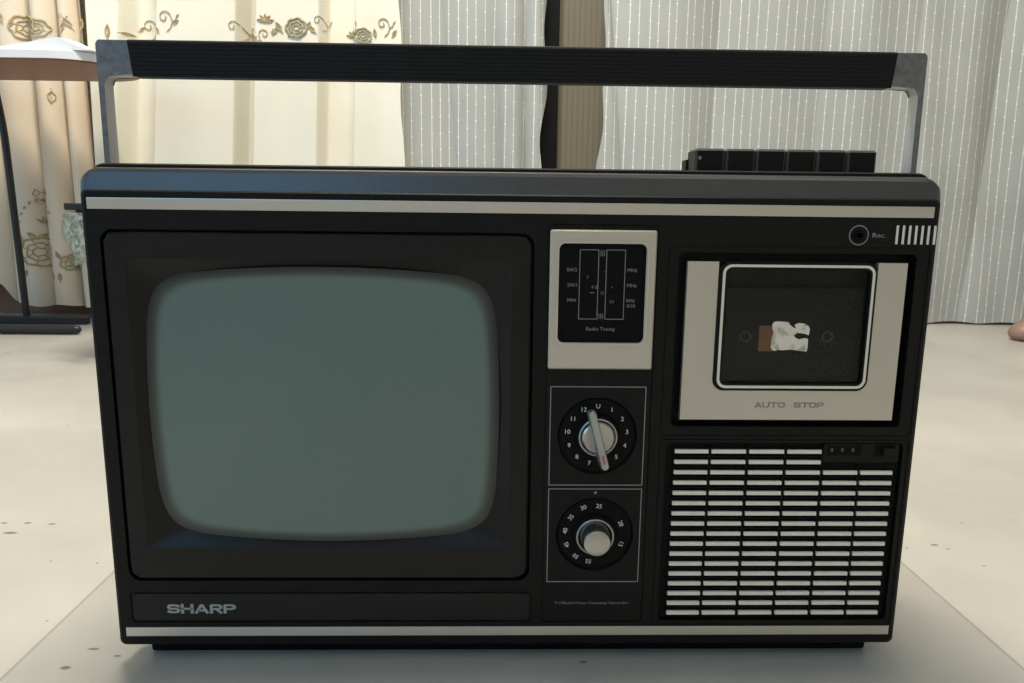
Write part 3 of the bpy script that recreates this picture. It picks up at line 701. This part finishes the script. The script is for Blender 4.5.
obj('scale_lines', b, M['line'], rs)
b = new()
for s_, z in (('SW2', 235.9), ('SW1', 227.5), ('MW', 219.1)): text(b, s_, 33.6, z, 1.9, -.5, align='R', sx=1.05)
for s_, z in (('MHz', 235.9), ('MHz', 227.5), ('kHz', 219.2), ('X10', 216.2)): text(b, s_, 61.4, z, 1.9, -.5, align='L', sx=1.05)
text(b, 'Radio Tuning', 47.5, 203.2, 1.9, -.5, width=15.8)
obj('scale_lettering', b, M['line'], rs)
b = new()
for x, z, w_ in ((42.3, 223.3, 2.4), (45.3, 218.2, .5), (48.9, 235, .5)): box(b, x-w_/2, x+w_/2, -.62, -.5, z-.3, z+.3)
obj('scale_marks', b, M['amber'], rs)
b = new(); text(b, '4 8', 43.4, 226.4, 1.9, -.5); text(b, '3', 39.4, 232, 1.6, -.5); text(b, '12', 47.8, 223.2, 1.6, -.5); text(b, '54', 53.2, 218.4, 1.7, -.5); box(b, 53.0, 53.5, -.62, -.5, 226, 226.8); obj('scale_digits', b, M['dimprint'], rs)
# outline boxes around the dials
for z0_, z1_ in ((111.4, 170.2), (51.2, 109.5)):
    b = new(); ring(b, (20.4, 74.8, z0_, z1_, .2), (20.9, 74.3, z0_+.5, z1_-.5, .15), -.12, .1); obj('outline', b, M['line'], tv_)
# channel selector
def dialbase(name, cx_, cz_):
    b = new(); loft(b, [circ(cx_, cz_, 21.5, 1.7), circ(cx_, cz_, 21.5, .9), circ(cx_, cz_, 20.8, .5), circ(cx_, cz_, 13.6, .2), circ(cx_, cz_, 12.4, -2.2), circ(cx_, cz_, 11.0, -2.8)]); return obj(name, b, M['black_deep'], tv_, smooth=True, angle=25)
D1 = (47.8, 141.2)
d1 = dialbase('channel_selector', *D1)
b = new(); nums = ['U', '1', '2', '3', '4', '5', '6', '7', '8', '9', '10', '11', '12']
for k, s_ in enumerate(nums):
    a = PI/2-2*PI*k/13; text(b, s_, D1[0]+17.1*math.cos(a), D1[1]+17.1*math.sin(a)+.3, 2.5, .35, sx=1.05)
obj('dial_numerals', b, M['print'], d1)
b = new(); cring(b, D1[0], D1[1], 11.0, 9.9, -3.6, -2.0); obj('dial_ring', b, M['bright'], d1, smooth=True)
b = new(); loft(b, [circ(*D1, 9.3, -2), circ(*D1, 9.3, -5.0), circ(*D1, 8.4, -6.0), circ(*D1, 6.0, -5.6), circ(*D1, 3.0, -5.4)]); kn = obj('selector_knob', b, M['chrome'], d1, smooth=True, angle=40)
ca = math.atan2(126.5-160.2, 51.3-43.0); pc_ = (46.9, 142.2)
b = new(); L = []
def capsule(hl, hw, y, cxy=pc_, taper=0):
    out = []
    for k in range(13):
        a = -PI/2+PI*k/12; out.append((hl+hw*math.cos(a), hw*math.sin(a)))
    for k in range(13):
        a = PI/2+PI*k/12; out.append((-hl+hw*math.cos(a), hw*math.sin(a)))
    return [Vector((cxy[0]+x*math.cos(ca)-z*math.sin(ca), y, cxy[1]+x*math.sin(ca)+z*math.cos(ca)))*MM for x, z in out]
def slant(lp, hf):
    out = []
    for p in lp:
        t = ((p.x/MM-pc_[0])*math.cos(ca)+(p.z/MM-pc_[1])*math.sin(ca))/16; t = (t+1)/2
        out.append(Vector((p.x, (p.y/MM*hf(t))*MM, p.z)))
    return out
hf = lambda t: .55+.45*sm(t*1.5)
loft(b, [capsule(13.4, 2.6, -3.2), slant(capsule(13.6, 2.5, -12), hf), slant(capsule(13.8, 2.3, -16.5), hf), slant(capsule(13.8, 1.8, -17.8), hf)])
bar = obj('selector_bar', b, M['bright'], d1, smooth=True, angle=30, label='brushed grey bar of the channel selector')
b = new(); px_, pz_ = pc_[0]+9.6*math.cos(ca), pc_[1]+9.6*math.sin(ca); dx_, dz_ = math.cos(ca)*2.6, math.sin(ca)*2.6
b2 = [(px_-dx_+dz_*.16, pz_-dz_-dx_*.16), (px_-dx_-dz_*.16, pz_-dz_+dx_*.16), (px_+dx_-dz_*.16, pz_+dz_+dx_*.16), (px_+dx_+dz_*.16, pz_+dz_-dx_*.16)]
loft(b, [[Vector((x, -17.95, z))*MM for x, z in b2], [Vector((x, -17.7, z))*MM for x, z in b2]]); obj('pointer_mark', b, M['red'], bar)
# channel number mark
b = new(); box(b, 47.1, 48.5, -.15, .1, 106.3, 107.7); obj('index_mark', b, M['line'], tv_)
D2 = (48.0, 80.9)
d2 = dialbase('tuning_dial', *D2)
b = new()
for s_, px, pz in (('13', 63.8, 75.0), ('20', 63.3, 87.9), ('25', 50.2, 98.6), ('30', 41.2, 97.7), ('35', 33.9, 91.6), ('40', 30.7, 83.3), ('45', 31.9, 74.5), ('50', 37.3, 67.4), ('55', 44.9, 64.2)):
    a = math.atan2(pz-81.3, px-47.8); text(b, s_, px, pz, 2.5, .35, rot=a-PI/2, sx=1.0)
obj('dial_numerals', b, M['print'], d2)
b = new(); cring(b, *D2, 11.0, 9.9, -3.6, -2.0); obj('dial_ring', b, M['bright'], d2, smooth=True)
b = new(); C2 = (47.6, 82.2); loft(b, [circ(*C2, 8.5, -2.5), circ(*C2, 8.4, -10), circ(*C2, 8.1, -13), circ(*C2, 7.4, -14.4), circ(*C2, 5.5, -15.2), circ(*C2, 3, -15.5)]); obj('tuning_knob', b, M['chrome'], d2, smooth=True, angle=30)
b = new(); text(b, 'TV/Radio/Auto Cassette Recorder', 47.7, 37.8, 1.55, 0, width=44.5); obj('model_lettering', b, M['dimprint'], tv_)
# cassette compartment
b = new(); loft(b, [rr(89.0, 222.2, 146.6, 246.4, 3, 9.6), rr(89.0, 222.2, 146.6, 246.4, 3, 9.3)]); 
# back of the well lies deeper, inside the cabinet
dk = obj('cassette_compartment', b, M['hub'], tv_)
# silver U-shaped door plate (outline with the window notch open at the top)
b = new(); out = []
x0, x1, z0, z1 = 94.8, 217.4, 151.0, 241.0; wx0, wx1, wz0, r_ = 112.1, 201.0, 168.1, 6.5
pts = [(x0, z0), (x1, z0), (x1, z1), (wx1, z1)]+[(wx1-r_+r_*math.cos(a), wz0+r_+r_*math.sin(a)) for a in [math.radians(-90*k/8) for k in range(9)]]
pts += [(wx0+r_+r_*math.cos(a), wz0+r_+r_*math.sin(a)) for a in [math.radians(-90-90*k/8) for k in range(9)]]+[(wx0, z1), (x0, z1)]
vf = [b.verts.new(Vector((x, .6, z))*MM) for x, z in pts]; vb = [b.verts.new(Vector((x, 4, z))*MM) for x, z in pts]
f0 = b.faces.new(vf[::-1]); b.faces.new(vb)
for k in range(len(pts)): b.faces.new((vf[k], vf[(k+1) % len(pts)], vb[(k+1) % len(pts)], vb[k]))
b.normal_update(); bmesh.ops.triangulate(b, faces=[f for f in b.faces if len(f.verts) > 4])
door = obj('cassette_door', b, M['silver'], tv_, label='satin silver U-shaped cassette door plate')
b = new(); xx = 137.3
for ch in 'AUTO STOP':
    if ch == ' ': xx += 4.7; continue
    glyph(ch, xx, 158.3, 4.05, 3.0, .75, .6, b, .45, .62); xx += 4.45
obj('door_lettering', b, M['engrave'], door)
b = new(); ring(b, (112.3, 200.8, 168.3, 241.2, 6.3), (114.4, 199.4, 169.7, 239.6, 5), .2, 4.2); ring(b, (115.8, 198.0, 171.2, 238.2, 3.9), (117.2, 196.9, 172.5, 237.0, 3), .0, 4.2); obj('window_surround', b, M['black'], door)
b = new(); ring(b, (114.4, 199.4, 169.7, 239.6, 5), (115.8, 198.0, 171.2, 238.2, 3.9), -.3, 3.8); obj('window_border', b, M['cream2'], door)
b = new(); slab(b, 117.2, 196.9, 172.5, 237.0, 3, 1.6, 2.1, .05); obj('window_pane', b, M['pane'], door)
# the cassette lying in the compartment behind the pane
cs = empty('cassette_tape', (0.1575, .0045, .1712), 'black cassette tape with a torn white label, inside the television behind the deck window', 'cassette')
b = new(); slab(b, 118.3, 196.8, 173.3, 226.6, 1.5, 4.4, 9.0, .5); obj('shell', b, M['hub'], cs)
for px, pz in ((130.6, 198.6), (177.5, 198.8)):
    b = new(); cring(b, px, pz, 3.4, 2.2, 3.9, 5.0); obj('reel_hub', b, M['hub2'], cs, smooth=True)
b = new(); slab(b, 138.3, 147.6, 190.2, 205.0, .5, 4.25, 4.5, .05); obj('glue_patch', b, M['brownlabel'], cs, label='brown patch left of the label')
b = new(); poly = [(145.6, 207.6), (144.9, 206.2), (145.0, 204.2), (145.9, 201.7), (145.2, 199), (144.9, 195.5), (144.9, 193.2), (145.6, 191.8), (147.6, 191.1), (148.6, 191.8), (152, 191.5), (155, 191.9), (159, 191.7), (162, 191.2), (165.6, 191.0), (165.9, 193.5), (165.8, 198.2), (163.8, 198.6), (160.6, 197.9), (158.2, 199), (157.6, 200.4), (159.6, 201.6), (163.6, 201.2), (166, 200.2), (166.4, 203.8), (165.5, 205.6), (163.5, 206.8), (160, 207.3), (157.5, 206.2), (158.6, 204.0), (156.3, 205.0), (154.5, 206.6), (154.4, 207.7), (150, 208.0), (147, 208.1)]
poly = [(x+.6, z-.6) for x, z in poly]
vf = [b.verts.new(Vector((x, 3.95, z))*MM) for x, z in poly]; vb = [b.verts.new(Vector((x, 4.25, z))*MM) for x, z in poly]; b.faces.new(vf); b.faces.new(vb[::-1])
for k in range(len(poly)): b.faces.new((vf[k], vb[k], vb[(k+1) % len(poly)], vf[(k+1) % len(poly)]))
b.normal_update(); bmesh.ops.triangulate(b, faces=[f for f in b.faces if len(f.verts) > 4]); obj('paper_label', b, M['paper_label'], cs, label='torn white paper label')
# microphone socket and lettering
b = new(); cring(b, 188, 256.2, 5.5, 4.9, -.45, .2); jk = obj('microphone_socket', b, M['line'], tv_, smooth=True)
b = new(); loft(b, [circ(188, 256.2, 2.9, .2), circ(188, 256.2, 2.6, -1.0), circ(188, 256.2, 1.7, -1.0), circ(188, 256.2, 1.7, 3)], cap0=False, cap1=True); obj('socket_collar', b, M['black_deep'], jk, smooth=True)
b = new(); text(b, 'Rec.', 195.6, 256.3, 2.5, 0, align='L', width=7.4); obj('socket_lettering', b, M['line'], tv_)
b = new()
for k in range(7): box(b, 208.5+k*3.48, 209.75+k*3.48, -.4, .3, 251.5, 261.7, .15)
obj('side_louvre', b, M['cream'], tv_, label='seven short cream bars at the top right corner')
# speaker grille
b = new(); slab(b, 88, 225.2, 26.8, 137, 2.6, 2.4, 3.1, .05); gt = obj('speaker_grille', b, M['black_deep'], tv_, label='black speaker tray with rows of cream bars')
b = new()
cols = ((92.4, 112), (113.7, 133.8), (135.7, 155.9), (157.8, 177.8), (179.8, 199.8), (201.6, 220.5))
for r__ in range(17):
    z = 132.0-6.31*r__
    for k, (a, c_) in enumerate(cols):
        if r__ < 2 and k > 3: continue
        box(b, a+.5, c_+.3, -.1, 1.6, z-1.08, z+1.08, .15)
obj('grille_bars', b, M['cream'], gt)
b = new()
for k in range(5):
    xm = (cols[k][1]+cols[k+1][0])/2; box(b, xm-.7, xm+.7, .6, 2.6, 27.4, 135 if k < 4 else 124)
for r__ in range(16):
    z = 132.0-6.31*(r__+.5); box(b, 91.6, 178.2 if r__ < 2 else 221.4, 1.1, 2.6, z-.5, z+.5)
obj('grille_lattice', b, M['black_deep'], gt)
b = new(); slab(b, 179.4, 223.6, 125.6, 136.9, 1.2, .3, 2.6, .3); cp = obj('tape_counter', b, M['black'], tv_)
b = new(); box(b, 181.6, 201.4, .1, .5, 129.9, 135.7, .15); ctr = obj('counter_window', b, M['black_deep'], cp)
b = new()
for x in (184.0, 190.1, 196.2): text(b, '0', x, 133.3, 2.2, .08)
obj('counter_digits', b, M['dimprint'], ctr)
b = new(); box(b, 209.4, 221.2, .05, .4, 129.2, 136.2, .15); obj('button_recess', b, M['black_deep'], cp)
b = new(); slab(b, 213.0, 220.4, 130.0, 135.2, .8, -2.2, .2, .6); obj('counter_reset_button', b, M['black'], cp)
# handle
hd = empty('carrying_handle', (0, -.04, .29), None, None)
hd.parent = tv_
for s_ in (-1, 1):
    b = new()
    O, I = 229.6, 226.4; r1 = 2.0
    pts = [(O, 222), (O, 290), (O-.2, 327), (O-.2, 336)]+[(O-.2-r1+r1*math.cos(a), 356.4-r1+r1*math.sin(a)) for a in [math.radians(90*k/5) for k in range(6)]]
    pts += [(211.8, 356.4), (209.6, 338.2), (222.4, 337.9)]
    pts += [(222.4+3.8*math.sin(a), 333.4+4.4*math.cos(a)) for a in [math.radians(12+78*k/6) for k in range(7)]]+[(I-.2, 318), (I, 290), (I, 222)]
    pts = [(s_*x, z) for x, z in pts]
    vf = [b.verts.new(Vector((x, 24, z))*MM) for x, z in pts]; vb = [b.verts.new(Vector((x, 34, z))*MM) for x, z in pts]; b.faces.new(vf); b.faces.new(vb[::-1])
    for k in range(len(pts)): b.faces.new((vf[k], vb[k], vb[(k+1) % len(pts)], vf[(k+1) % len(pts)]))
    es = [e for e in b.edges if abs(e.verts[0].co.y-e.verts[1].co.y) < 1e-6]
    bmesh.ops.bevel(b, geom=es, offset=.0006, segments=2, affect='EDGES')
    b.normal_update(); bmesh.ops.triangulate(b, faces=[f for f in b.faces if len(f.verts) > 4])
    b.normal_update(); bmesh.ops.recalc_face_normals(b, faces=b.faces)
    for f in b.faces: f.material_index = 1 if (f.normal.x*s_ < -.5 or f.normal.z < -.6) and abs(f.normal.y) < .5 else 0
    obj('handle_arm', b, [M['cast'], M['bright2']], hd, label='worn grey metal arm')
    b = new(); L = []
    xi = 226.0
    for x, r in ((xi-1.5, 9), (232.2, 9), (233.4, 7.5)): L.append([Vector((s_*x, 29+r*math.cos(2*PI*k/32), 224+r*math.sin(2*PI*k/32)))*MM for k in range(32)])
    loft(b, L); obj('pivot', b, M['black'], hd, smooth=True, angle=30)
# ribbed grip: profile in YZ with grooves, swept across
prof = []
for k in range(9):
    z = 355.2-k*2.1; prof += [(22.4, z), (22.4, z-1.35), (22.65, z-1.6), (22.65, z-1.8)]
prof = [(25, 356.8), (22.8, 356.1)]+prof[:-2]+[(22.9, 338.2), (24.5, 337.6), (33, 337.6), (34.5, 338.6), (34.5, 355.4), (33, 356.8)]
b = new(); xs_ = [(-211.8, -209.6), (211.8, 209.6)]
L = []
for xt, xb_ in xs_: L.append([Vector((xt+(xb_-xt)*(357-z)/20, y, z))*MM for y, z in prof])
loft(b, L); b.normal_update(); bmesh.ops.triangulate(b, faces=[f for f in b.faces if len(f.verts) > 4]); obj('grip', b, M['rubber'], hd, label='black ribbed grip bar')
# keys
M['key'] = mat('black_key_plastic', (.006, .006, .006), .45, spec=.2)
M['key_highlight'] = mat('key_bevel_highlight', (.085, .08, .072), .6, spec=.2)  # paler bevel faces: the highlight along the key edges put into the colour
kb = new(); box(kb, 102.2, 210.4, 46, 56, 285.5, 298.4, .6); box(kb, 102, 209.8, 27, 50, 285.2, 291, .3); kbo = obj('key_bank', kb, M['black'], tv_)
for k in range(6):
    x0 = 103.3+k*17.7; b = new()
    box(b, x0, x0+17.3, 29.5, 46.5, 287.5, 303.8)
    es = [e for e in b.edges if all(v.co.z > .3035 for v in e.verts) or (all(v.co.y < .03 for v in e.verts) and abs(e.verts[0].co.z-e.verts[1].co.z) > .01)]
    bmesh.ops.bevel(b, geom=es, offset=.0013, segments=1, affect='EDGES')
    b.normal_update()
    for f in b.faces: f.material_index = 1 if (abs(f.normal.x)+abs(f.normal.z) > .3 and f.normal.length > 0 and max(abs(f.normal.x), abs(f.normal.y), abs(f.normal.z)) < .95) else 0
    ko = obj('piano_key', b, [M['key'], M['key_highlight']], kbo)
    if k == 0:
        b = new(); loft(b, [circ(106, 298.4, 1.0, 29.55, 20), circ(106, 298.4, 1.0, 29.3, 20)]); obj('record_mark', b, mat('dull_yellow_dot', (.30, .28, .20), .6), ko)
